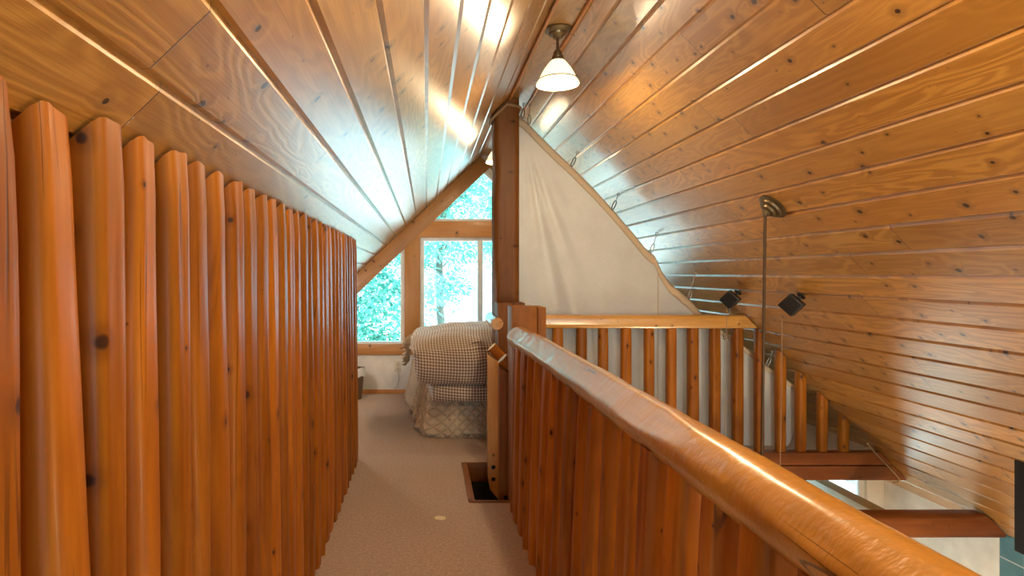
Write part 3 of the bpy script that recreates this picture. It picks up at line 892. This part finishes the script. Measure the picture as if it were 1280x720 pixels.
# ------------------------------------------------------------------ pendant
pr = Vector((2.03, 3.65, roof_right(2.03)))
pn = Vector((-1.02, 0, -1)).normalized()
pd = thing('pendant_light', pr, 'bronze pendant light hanging on a long thin rod from the right ceiling slope', 'pendant light')
m = MB(); m.lathe([(0, .002), (.086, .002), (.088, .012), (.070, .020), (.066, .032), (.045, .038), (.040, .050), (.022, .056), (.02, .07), (0, .072)], pr, pn, 32)
m.build('canopy', 'brass', pd)
jr = pr + pn * .068
m = MB(); m.lathe([(0, .018), (.012, .012), (.016, 0), (.012, -.012), (0, -.018)], jr, (0, 0, 1), 16); m.build('swivel', 'brass', pd)
rb = Vector((jr.x - .03, jr.y, -.35))
m = MB(); m.tube([jr, rb], .0085, 10); m.build('rod', 'bronze', pd)
m = MB(); m.lathe([(.02, .02), (.05, -.02), (.10, -.10), (.15, -.18), (.165, -.21), (.16, -.21), (.14, -.175), (.09, -.09), (.045, -.02), (.02, 0)], rb, (0, 0, 1), 32, False); m.build('lamp_shade', 'shade', pd)
m = MB(); m.lathe([(.0, .05), (.025, .045), (.03, .0), (.022, -.03), (0, -.03)], rb, (0, 0, 1), 20); m.build('socket', 'brass', pd)

# ------------------------------------------------------------------ ceiling lights
def ceiling_light(X, Y, lab=None, energy=30):
    c = Vector((X, Y, RIDGE_Z))
    r = thing('ceiling_light', c, lab, 'ceiling light', 'glass shade ceiling lights on the ridge board')
    m = MB(); m.lathe([(0, 0), (.084, 0), (.086, -.008), (.075, -.018), (.056, -.026), (.052, -.040), (.034, -.048), (.028, -.06), (.0, -.062)], c, n=36); m.build('canopy', 'brass', r)
    m = MB(); m.tube([c - Vector((0, 0, .05)), c - Vector((0, 0, .16))], .009, 12); m.build('stem', 'bronze', r)
    m = MB(); m.lathe([(0, -.135), (.018, -.136), (.026, -.15), (.026, -.166), (.034, -.172), (.034, -.184), (.042, -.192), (.042, -.20), (0, -.20)], c, n=28); m.build('socket', 'brass', r)
    prof = [(.038, -.196), (.050, -.208), (.066, -.228), (.082, -.250), (.096, -.274), (.108, -.298), (.117, -.318), (.128, -.334), (.133, -.346), (.130, -.351), (.126, -.347), (.113, -.322), (.103, -.298), (.091, -.274), (.077, -.25), (.061, -.229), (.046, -.212), (.034, -.2)]
    m = MB(); m.lathe(prof, c, n=44, cap=False); sh = m.build('shade', 'shade', r, 60)
    m = MB(); rgp = [c + Vector((math.cos(t) * .119, math.sin(t) * .119, -.318)) for t in [2 * PI * k / 44 for k in range(45)]]; m.tube(rgp, .0028, 6, False); m.build('band', 'brass', sh)
    ld = bpy.data.lights.new('bulb_or_fill_light', 'POINT'); ld.energy = energy; ld.color = (1, .76, .45); ld.shadow_soft_size = .05
    lo = bpy.data.objects.new('bulb_or_fill_light', ld); COL.objects.link(lo); lo.parent = r; lo.location = (0, 0, -.345)
    return r, lo
cl1, l1 = ceiling_light(.818, 3.89, 'lit white glass ceiling light hanging nearest from the ridge in front of the post')
cl2, l2 = ceiling_light(.76, 6.62, 'lit white glass ceiling light half hidden behind the tall log post', 22)

# ------------------------------------------------------------------ hung sheet
SY = 5.57
edge_px = [(632, 140), (652, 150), (660, 157), (690, 187), (716, 212), (742, 238), (767, 266), (790, 292), (806, 312), (818, 322), (826, 340), (836, 355), (848, 365), (862, 377), (878, 396), (893, 408), (907, 418), (922, 428), (940, 443), (958, 459), (975, 470), (990, 481), (1000, 490)]
E = [P(x, y, SY) for x, y in edge_px]
def edge_z(X):
    for p, q in zip(E[:-1], E[1:]):
        if X <= q.x: return p.z + (q.z - p.z) * (X - p.x) / (q.x - p.x)
    return E[-1].z
XS0, XS1 = E[0].x, E[-1].x
def sheet_y(X, z, zt):
    u = (zt - z)
    y = .012 * math.sin(X * 7.3 + .6 * math.sin(z * 1.3)) + .012 * math.sin(X * 17 + z * .9)
    # radiating folds from the upper left corner
    dx, dz = X - E[1].x, E[1].z - z
    if dz > .03:
        a = math.atan2(dx, dz); rr_ = math.hypot(dx, dz)
        y += .030 * math.sin(a * 42) * math.exp(-((a - .24) / .16) ** 2) * min(1, rr_ * 1.3)
    low = max(0, min(1, (1.1 - z) / 1.1))
    y = y * min(1, u * 3 + .15) + .014 * low * math.sin(X * 13.5 + .5)
    return y
nx, nz = 150, 90
sm = MB(); vs = []; fs = []
for i in range(nx + 1):
    X = XS0 + (XS1 - XS0) * i / nx; zt = edge_z(X)
    rgt = max(0, (X - (XS1 - .14)) / .14)
    zb_ = .012 + .10 * rgt * rgt
    for j in range(nz + 1):
        z = zt + (zb_ - zt) * j / nz
        t = j / nz
        Xo = X - .05 * rgt * t * t
        vs.append((Xo, SY + sheet_y(X, z, zt) + .01 * t, z))
for i in range(nx):
    for j in range(nz):
        k = i * (nz + 1) + j; fs.append((k, k + 1, k + nz + 2, k + nz + 1))
sm.add(vs, fs)
sh = sm.build('hanging_sheet', 'sheet', None, 70)
tag(sh, 'off-white cotton sheet hung as a curtain from the ceiling slope behind the loft railing', 'curtain')
mod = sh.modifiers.new('thickness', 'SOLIDIFY'); mod.thickness = .003; mod.offset = 0
# hem band
hm = MB(); vs = []; fs = []; n_ = 200
for i in range(n_ + 1):
    X = XS0 + (XS1 - XS0) * i / n_; zt = edge_z(X)
    w = .075 if X < P(880, 0, SY).x else .035
    for j in range(4):
        z = zt + .012 - j / 3 * (w + .012)
        vs.append((X, SY + sheet_y(X, min(z, zt), zt) - .007 - .008 * math.sin(j / 3 * PI), z))
for i in range(n_):
    for j in range(3):
        k = i * 4 + j; fs.append((k, k + 1, k + 5, k + 4))
hm.add(vs, fs); hem = hm.build('hem', 'hem', sh, 70)
mod = hem.modifiers.new('thickness', 'SOLIDIFY'); mod.thickness = .006; mod.offset = 0
# seam
seam_x = P(822, 0, SY).x
m = MB(); zt = edge_z(seam_x) - .07
m.tube([(seam_x + .002 * math.sin(k), SY + sheet_y(seam_x, zt * (1 - k / 20) + .02 * k / 20, edge_z(seam_x)) - .004 + .01 * k / 20, zt * (1 - k / 20) + .02 * k / 20) for k in range(21)], .004, 6)
m.build('seam', 'hem', sh)
# snap hooks
hook_px = [(653, 148, 'by the post top'), (661, 156, 'second from the post top'), (714, 208, 'third from the post'), (765, 262, 'fourth from the post'), (813, 316, 'fifth from the post'),
           (861, 374, 'above the loft rail end'), (905, 424, 'just below the loft rail end'), (958, 458, 'lowest one beside the pendant rod')]
for px, py, where in hook_px:
    c = P(px, py, SY - .022)
    X = c.x
    # anchor on the roof above/right
    if X < RX1: top = Vector((X + .01, SY - .03, RIDGE_Z - .012))
    else:
        dx = .06; top = Vector((X + dx, SY - .022, roof_right(X + dx) - .012))
    d = (top - c); L = d.length; dn = d.normalized()
    hk = thing('snap_hook', c, 'small metal hook holding the white sheet up, ' + where, 'hook', 'hooks along the sheet edge')
    side = dn.cross(Vector((0, 1, 0))).normalized()
    m = MB(); a0 = .018; hl = min(.085, L * .62)
    loop = []
    for k in range(25):
        th = 2 * PI * k / 24
        loop.append(c + dn * (hl / 2 + math.cos(th) * hl / 2) + side * math.sin(th) * .013 + Vector((0, -.006, 0)))
    m.tube(loop, .0042, 6, False); m.build('clip', 'iron' if px in (653, 714, 765) else 'steel', hk)
    m = MB(); c2 = c + dn * hl; L2 = L - hl
    m.tube([c2 + Vector((0, -.004, 0)), c2 + dn * L2 * .5, top], .0032, 6)
    lp = [top - dn * .012 + side * math.cos(t) * .012 + dn * math.sin(t) * .012 for t in [2 * PI * k / 16 for k in range(17)]]
    m.tube(lp, .003, 6, False); m.build('screw_eye', 'steel', hk)

# ------------------------------------------------------------------ bed
bd = thing('bed', (.6, 6.7, 0), 'high bed under a beige quilted bedspread beneath the gable window', 'bed')
m = MB(); m.box(.13, 1.30, 6.06, 7.74, .42, .765, .05); m.build('mattress', 'sheet', bd)
m = MB(); m.box(.15, 1.28, 6.08, 7.78, .08, .415, .01); m.build('bed_base', 'post', bd)
for x in (.18, 1.2):
    for y_ in (6.12, 7.66):
        m = MB(); m.box(x, x + .07, y_ - .03, y_ + .04, 0, .085, .004); m.build('leg', 'post', bd)
# bedspread
pth = []
def lerp(a, b, t): return a + (b - a) * t
for k in range(61): pth.append((lerp(1.40, .17, k / 60), 5.965))
for k in range(1, 14):
    a = k / 14 * PI / 2; pth.append((.17 - math.sin(a) * .12, 6.085 - math.cos(a) * .12))
for k in range(61): pth.append((lerp(.05, -.15, k / 60), lerp(6.085, 7.75, k / 60)))
s_acc = [0]
for p, q in zip(pth[:-1], pth[1:]): s_acc.append(s_acc[-1] + math.hypot(q[0] - p[0], q[1] - p[1]))
mb = MB(); vs = []; uvs = []; fs = []; NR = 26; bottoms = []
for i, (x, y_) in enumerate(pth):
    p = pth[max(0, i - 1)]; q = pth[min(len(pth) - 1, i + 1)]
    tx, ty = q[0] - p[0], q[1] - p[1]; l = math.hypot(tx, ty); nx_, ny_ = (ty / l * -1, tx / l)
    if nx_ * (x - .65) + ny_ * (y_ - 6.7) < 0: nx_, ny_ = -nx_, -ny_
    s = s_acc[i]
    for j in range(NR + 1):
        t = j / NR; z = .79 * (1 - t) + .022 * t + .010 * math.sin(s * 9) * t
        wav = (.020 * math.sin(s * 11 + 2 * math.sin(s * 3)) + .012 * math.sin(s * 23 + z * 3)) * (.15 + .85 * t)
        if 1.3 < s < 1.7: wav += .03 * math.sin(s * 30) * t
        o = wav + .11 * t * t - .05 * math.exp(-(1 - (1 - t)) * 18)
        pp = (x + nx_ * o, y_ + ny_ * o, z + .0)
        vs.append(pp); uvs.append((s, z))
        if j == NR: bottoms.append(Vector(pp))
n1 = NR + 1
for i in range(len(pth) - 1):
    for j in range(NR):
        k = i * n1 + j; fs.append((k, k + 1, k + n1 + 1, k + n1))
mb.add(vs, fs, uvs)
# top panel
tv = [vs[i * n1] for i in range(len(pth))]; cc = (.65, 6.9, .80)
back = [(-.15, 7.78, .79), (1.40, 7.78, .79)]
ring = tv + back
o = len(ring)
mb.add(ring + [cc], [(i, (i + 1) % o, o) for i in range(o)], [(p[0], p[1]) for p in ring] + [(cc[0], cc[1])])
bs = mb.build('bedspread', 'quilt', None, 60)
tag(bs, 'beige quilted bedspread hanging to the floor with a fringed bottom edge', 'bedspread')
mod = bs.modifiers.new('thickness', 'SOLIDIFY'); mod.thickness = .008; mod.offset = 1
m = MB()
for i in range(len(bottoms) - 1):
    for t in (0, .33, .66):
        p = bottoms[i].lerp(bottoms[i + 1], t)
        m.tube([p + Vector((0, 0, .006)), p + Vector((random.uniform(-.008, .008), random.uniform(-.012, .004), -.012)), Vector((p.x + random.uniform(-.01, .01), p.y + random.uniform(-.016, .006), .005))], .0032, 4)
m.build('fringe', 'fringe', bs, 60)
# comforter
prof = [(5.785, .385), (5.735, .362), (5.70, .37), (5.672, .41), (5.668, .46), (5.685, .505), (5.715, .522), (5.66, .535), (5.625, .575), (5.605, .64), (5.605, .72), (5.635, .80), (5.70, .875), (5.80, .94), (5.95, .99), (6.15, 1.03), (6.4, 1.05), (6.65, 1.035), (6.88, .985), (7.05, .90), (7.08, .83), (7.0, .818), (6.6, .818), (6.2, .818), (5.9, .818), (5.80, .79), (5.775, .70), (5.775, .55), (5.782, .45)]
def dens(pr, n):
    out = []
    for i in range(len(pr)):
        p0, p1, p2, p3 = [Vector(pr[(i + k) % len(pr)]) for k in (-1, 0, 1, 2)]
        for k in range(n):
            t = k / n
            out.append(.5 * ((2 * p1) + (p2 - p0) * t + (2 * p0 - 5 * p1 + 4 * p2 - p3) * t * t + (3 * p1 - p0 - 3 * p2 + p3) * t ** 3))
    return out
prof = [(a + .075, b) for a, b in prof]
pf = dens(prof, 5); npf = len(pf)
al = [0]
for p, q in zip(pf, pf[1:] + pf[:1]): al.append(al[-1] + (q - p).length)
cy = Vector((sum(p.x for p in pf) / npf, sum(p.y for p in pf) / npf))
mb = MB(); vs = []; uvs = []; fs = []
NXc = 70; XA, XB = -.15, 1.36
for i in range(NXc + 1):
    v = i / NXc
    e = min(v, 1 - v) * (XB - XA)
    sh_ = 1 - (1 - min(1, e / .11)) ** 2.4 * .55
    X = XA + (XB - XA) * v
    for j, p in enumerate(pf):
        anchor = Vector((p.x, max(.83, min(p.y, .86)))) if p.y > .8 else Vector((5.855, p.y))
        q = anchor + (p - anchor) * sh_
        low = max(0, min(1, (.56 - p.y) / .06)) if p.x < 5.875 else 0
        xs = X + low * .14 * max(0, 1 - v * 1.6) - .03 * max(0, (p.y - .9) / .15) * (1 - v)
        xs += .07 * (1 - max(0, min(1, (p.y - .5) / .5))) * (1 - v)
        w = mnoise.noise(Vector((X * 3.2, q.x * 3, q.y * 3))) * .022 + mnoise.noise(Vector((X * 8, q.x * 8, q.y * 8))) * .010
        if p.y < .8 and p.x > 5.815: w = 0
        # diagonal tuck on the right of the front
        g = math.exp(-(((X - .52) + (q.y - .75) * .5) / .05) ** 2) * (1 if (p.x < 5.795) else 0)
        vs.append(Vector((xs, q.x - w + g * .05, q.y + (w if p.y > .85 else 0) - (.11 * max(0, (p.y - .83) / .22) * (max(0, 1 - v / .42)) ** 1.6 if p.y > .83 else 0)))); uvs.append((al[j] + .02 * math.sin(X * 5), xs * 1.04 + .01 * math.sin(al[j] * 9)))
for i in range(NXc):
    for j in range(npf):
        k = (j + 1) % npf; fs.append((i * npf + j, i * npf + k, (i + 1) * npf + k, (i + 1) * npf + j))
mb.add(vs, fs, uvs)
for ii in (0, NXc):
    c0 = sum((vs[ii * npf + j] for j in range(npf)), Vector()) / npf
    ring = [vs[ii * npf + j] for j in range(npf)]
    mb.add(ring, [tuple(range(npf))], [(q.y, q.z) for q in ring])
# ruffle at the left edge
cf = mb.build('comforter', 'gingham', None, 80)
tag(cf, 'brown and white gingham comforter folded thick over the foot of the bed', 'comforter')
m = MB(); vs = []; fs = []
K = 60
for i in range(K + 1):
    t = i / K; z = .97 - .30 * t; yb = 6.0 + .9 * t * .3
    for j in range(4):
        s = j / 3
        vs.append((-.15 - .06 * s - .02 * math.sin(t * 48) * s - .02 * t, yb + .05 * math.sin(t * 60) * s, z - .05 * s))
for i in range(K):
    for j in range(3):
        k = i * 4 + j; fs.append((k, k + 1, k + 5, k + 4))
m.add(vs, fs); rf = m.build('ruffle', 'hem', cf, 70)
mod = rf.modifiers.new('thickness', 'SOLIDIFY'); mod.thickness = .005

# ------------------------------------------------------------------ small things
c = Vector((gx(497), GY, gz(458)))
ou = thing('outlet', c, 'ivory electrical outlet plate on the white wall under the left window', 'outlet')
m = MB(); m.box(c.x - .041, c.x + .041, GY - .008, GY - .0005, c.z - .072, c.z + .072, .003); m.build('plate', 'outlet', ou)
for dz in (-.032, .03):
    m = MB(); m.lathe([(0, .003), (.017, .003), (.019, 0), (0, 0)], (c.x, GY - .009, c.z + dz), (0, -1, 0), 18); m.build('socket', 'cord', ou)
m = MB(); m.box(c.x - .004, c.x + .004, GY - .011, GY - .007, c.z - .004, c.z + .004, .001); m.build('screw', 'iron', ou)
m = MB(); pts = []
for k in range(14):
    t = k / 13; pts.append((c.x + .005 - .05 * t * t + .02 * math.sin(t * 3), GY - .014 - .005 * t, lerp(c.z - .075, .062, t)))
m.tube(pts, .004, 6); tag(m.build('power_cord', 'cord'), 'thin pale cord hanging down the wall below the outlet', 'cord')

wb = thing('waste_basket', (-.915, 7.72, 0), 'dark woven waste basket with a plastic liner, behind the end of the stake partition', 'basket')
m = MB(); m.lathe([(.0, .004), (.11, .004), (.115, .02), (.145, .37), (.150, .385), (.142, .385), (.11, .03), (0, .03)], (-.915, 7.72, 0), n=30); m.build('body', 'wicker', wb)
m = MB(); rgs = []
for k, (r, z) in enumerate(((.139, .31), (.146, .392), (.155, .395), (.158, .36), (.161, .29))):
    rgs.append([Vector((-.915 + math.cos(a) * (r + .004 * math.sin(a * 9 + k)), 7.72 + math.sin(a) * (r + .004 * math.sin(a * 9 + k)), z + .008 * math.sin(a * 7))) for a in [2 * PI * q / 36 for q in range(36)]])
m.rings(rgs, True, False); m.build('liner_bag', 'bag', wb, 80)
c = P(550, 648, 1209 / (648 - 342))  # thin pale slab for a paler spot of the carpet
m = MB()
pl = [(-.033, -.02), (.012, -.034), (.038, -.012), (.034, .022), (-.004, .036), (-.036, .02)]
vs = [(c.x + x, c.y + y_, .001) for x, y_ in pl] + [(c.x + x * .96, c.y + y_ * .96, .004) for x, y_ in pl]
n = len(pl)
m.add(vs, [tuple(range(n)), tuple(range(n, 2 * n))] + [(i, (i + 1) % n, n + (i + 1) % n, n + i) for i in range(n)])
tag(m.build('pale_carpet_patch', 'carpet_patch', None, 0), 'small pale scrap lying on the carpet in the middle of the walkway', 'patch')

# ------------------------------------------------------------------ outdoors
mb = MB(); mb.box(-40, 40, 8.6, 60, -3.2, -3.0)
tag(mb.build('ground', 'soil', None, 0), kind='structure')
def tree(name, x, y, zb, h, rad, nl, size, mat, lab, crown, cat='tree'):
    r = thing(name, (x, y, zb), lab, cat, 'trees outside the gable')
    m = MB()
    pts = [Vector((x + .1 * math.sin(k * 1.3), y + .1 * math.cos(k * 1.7), zb + h * k / 8)) for k in range(9)]
    m.tube(pts, [.14 * (1 - k / 9.5) for k in range(9)], 8)
    c0 = Vector(crown[0]); rad3 = crown[1]
    ncl = 170
    cl = []
    for b in range(ncl):
        while True:
            q = Vector((random.uniform(-1, 1), random.uniform(-1, 1), random.uniform(-1, 1)))
            if q.length < 1: break
        cl.append(c0 + Vector((q.x * rad3[0], q.y * rad3[1], q.z * rad3[2])))
    for k in range(0, ncl, 3):
        e = cl[k]; zz = max(zb + .5, min(zb + h - .2, e.z - .3)); b0 = Vector((x, y, zz))
        m.tube([b0, b0.lerp(e, .5) + Vector((0, 0, .08)), e], [.022, .012, .005], 5)
    m.build('trunk', 'bark', r, 60)
    vs = []; fs = []
    for e in cl:
        out = Vector((e.x - x, e.y - y, 0)); out = out.normalized() if out.length > .05 else Vector((1, 0, 0))
        sp = random.uniform(.13, .26)
        for k in range(nl // ncl):
            p = e + Vector((random.gauss(0, sp), random.gauss(0, sp), random.gauss(0, sp * .7)))
            d = (out * .5 + Vector((random.gauss(0, .8), random.gauss(0, .8), random.gauss(-.5, .5)))).normalized()
            n_ = d.cross(Vector((random.gauss(0, 1), random.gauss(0, 1), random.gauss(0, 1)))).normalized()
            l = size * random.uniform(.6, 1.4); w = l * random.uniform(.25, .45)
            o = len(vs)
            vs += [p, p + d * l * .5 + n_ * w * .5, p + d * l, p + d * l * .5 - n_ * w * .5]
            fs.append((o, o + 1, o + 2, o + 3))
    mm = MB(); mm.v = vs; mm.f = fs
    mm.build('foliage', mat, r, 0)
    return r
tree('cedar_tree', -1.5, 12.0, -3.0, 7.6, 2.5, 17000, .12, 'leaf_a', 'drooping blue-green tree filling the left side window', ((-1.25, 11.9, 1.1), (1.5, .9, 3.2)))
tree('cedar_tree', .40, 15.0, -3.0, 9.6, 2.6, 7500, .12, 'leaf_a', 'blue-green tree behind the middle window, reaching into the top light', ((.45, 15.0, 3.3), (.95, .8, 2.5)))
tree('leafy_tree', 2.6, 17.6, -3.0, 8.6, 2.2, 11000, .13, 'leaf_b', 'brighter green tree at the right of the middle window', ((2.6, 17.6, 3.6), (1.1, .8, 2.2)))

# ------------------------------------------------------------------ light
W = bpy.data.worlds.new('sky'); SC.world = W; W.use_nodes = True
nt = W.node_tree; nt.nodes.clear()
wo = nt.nodes.new('ShaderNodeOutputWorld'); bg = nt.nodes.new('ShaderNodeBackground')
bg.inputs[0].default_value = (.27, .73, .96, 1); bg.inputs[1].default_value = 5.2
nt.links.new(bg.outputs[0], wo.inputs[0])

sd = bpy.data.lights.new('sun', 'SUN'); sd.energy = 13; sd.angle = .02; sd.color = (1, .96, .88)
so = bpy.data.objects.new('sun', sd); COL.objects.link(so); so.rotation_euler = (math.radians(-3), math.radians(38), 0); so.location = (20, 12, 20)
def portal(x0, x1, z0, z1, y, toward):
    ld = bpy.data.lights.new('window_portal', 'AREA'); ld.shape = 'RECTANGLE'; ld.size = x1 - x0; ld.size_y = z1 - z0
    ld.cycles.is_portal = True
    o = bpy.data.objects.new('window_portal', ld); COL.objects.link(o)
    o.location = ((x0 + x1) / 2, y, (z0 + z1) / 2)
    o.rotation_euler = (PI / 2, 0, 0) if toward > 0 else (-PI / 2, 0, 0)
# area lights shine along local -Z: rot X +90 -> -Z points to +Y
portal(-1.0, mir(-1.0), gz(430), gz(205), GY + .2, -1)
portal(wx0, wx1, wz0, wz1, LY + .14, -1)
portal(-.9, 2.6, 0, 1.6, Y0 - .15, 1)

def bulb_or_fill(loc, e, col=(1, .76, .45), r=.06):
    ld = bpy.data.lights.new('bulb_or_fill_light', 'POINT'); ld.energy = e; ld.color = col; ld.shadow_soft_size = r
    o = bpy.data.objects.new('bulb_or_fill_light', ld); COL.objects.link(o); o.location = loc; return o
bulb_or_fill((rb.x, rb.y, rb.z - .16), 90)
bulb_or_fill((-1.25, 6.4, 1.25), 75, (1, .86, .72), .12)  # added fill lamp behind the stakes, to brighten the gable wall and bed
# bare lights added out of view: ridge lamps assumed, the rest brighten the great room
for (x, y_, z, e) in ((.80, 1.16, RIDGE_Z - .45, 48), (.80, -1.6, RIDGE_Z - .45, 14), (2.3, .8, .4, 60), (-1.7, 1.5, -.4, 60), (3.0, 3.4, -1.2, 60)):
    bulb_or_fill((x, y_, z), e, r=.1)

# ------------------------------------------------------------------ camera
cd = bpy.data.cameras.new('camera'); cam = bpy.data.objects.new('camera', cd); COL.objects.link(cam)
cam.location = (0, 0, H); cam.rotation_euler = (PI / 2, 0, 0)
cd.sensor_width = 36; cd.lens = 36 * F / 1280
cd.shift_x = (640 - VX) / 1280; cd.shift_y = -(360 - VY) / 1280
cd.clip_start = .05
SC.camera = cam
SC.view_settings.view_transform = 'Standard'; SC.view_settings.look = 'None'
SC.view_settings.gamma = 1; SC.view_settings.use_curve_mapping = False
SC.view_settings.exposure = 0.55
SC.cycles.max_bounces = 10; SC.cycles.diffuse_bounces = 5; SC.cycles.glossy_bounces = 5
SC.cycles.sample_clamp_indirect = 6
SC.cycles.use_denoising = True
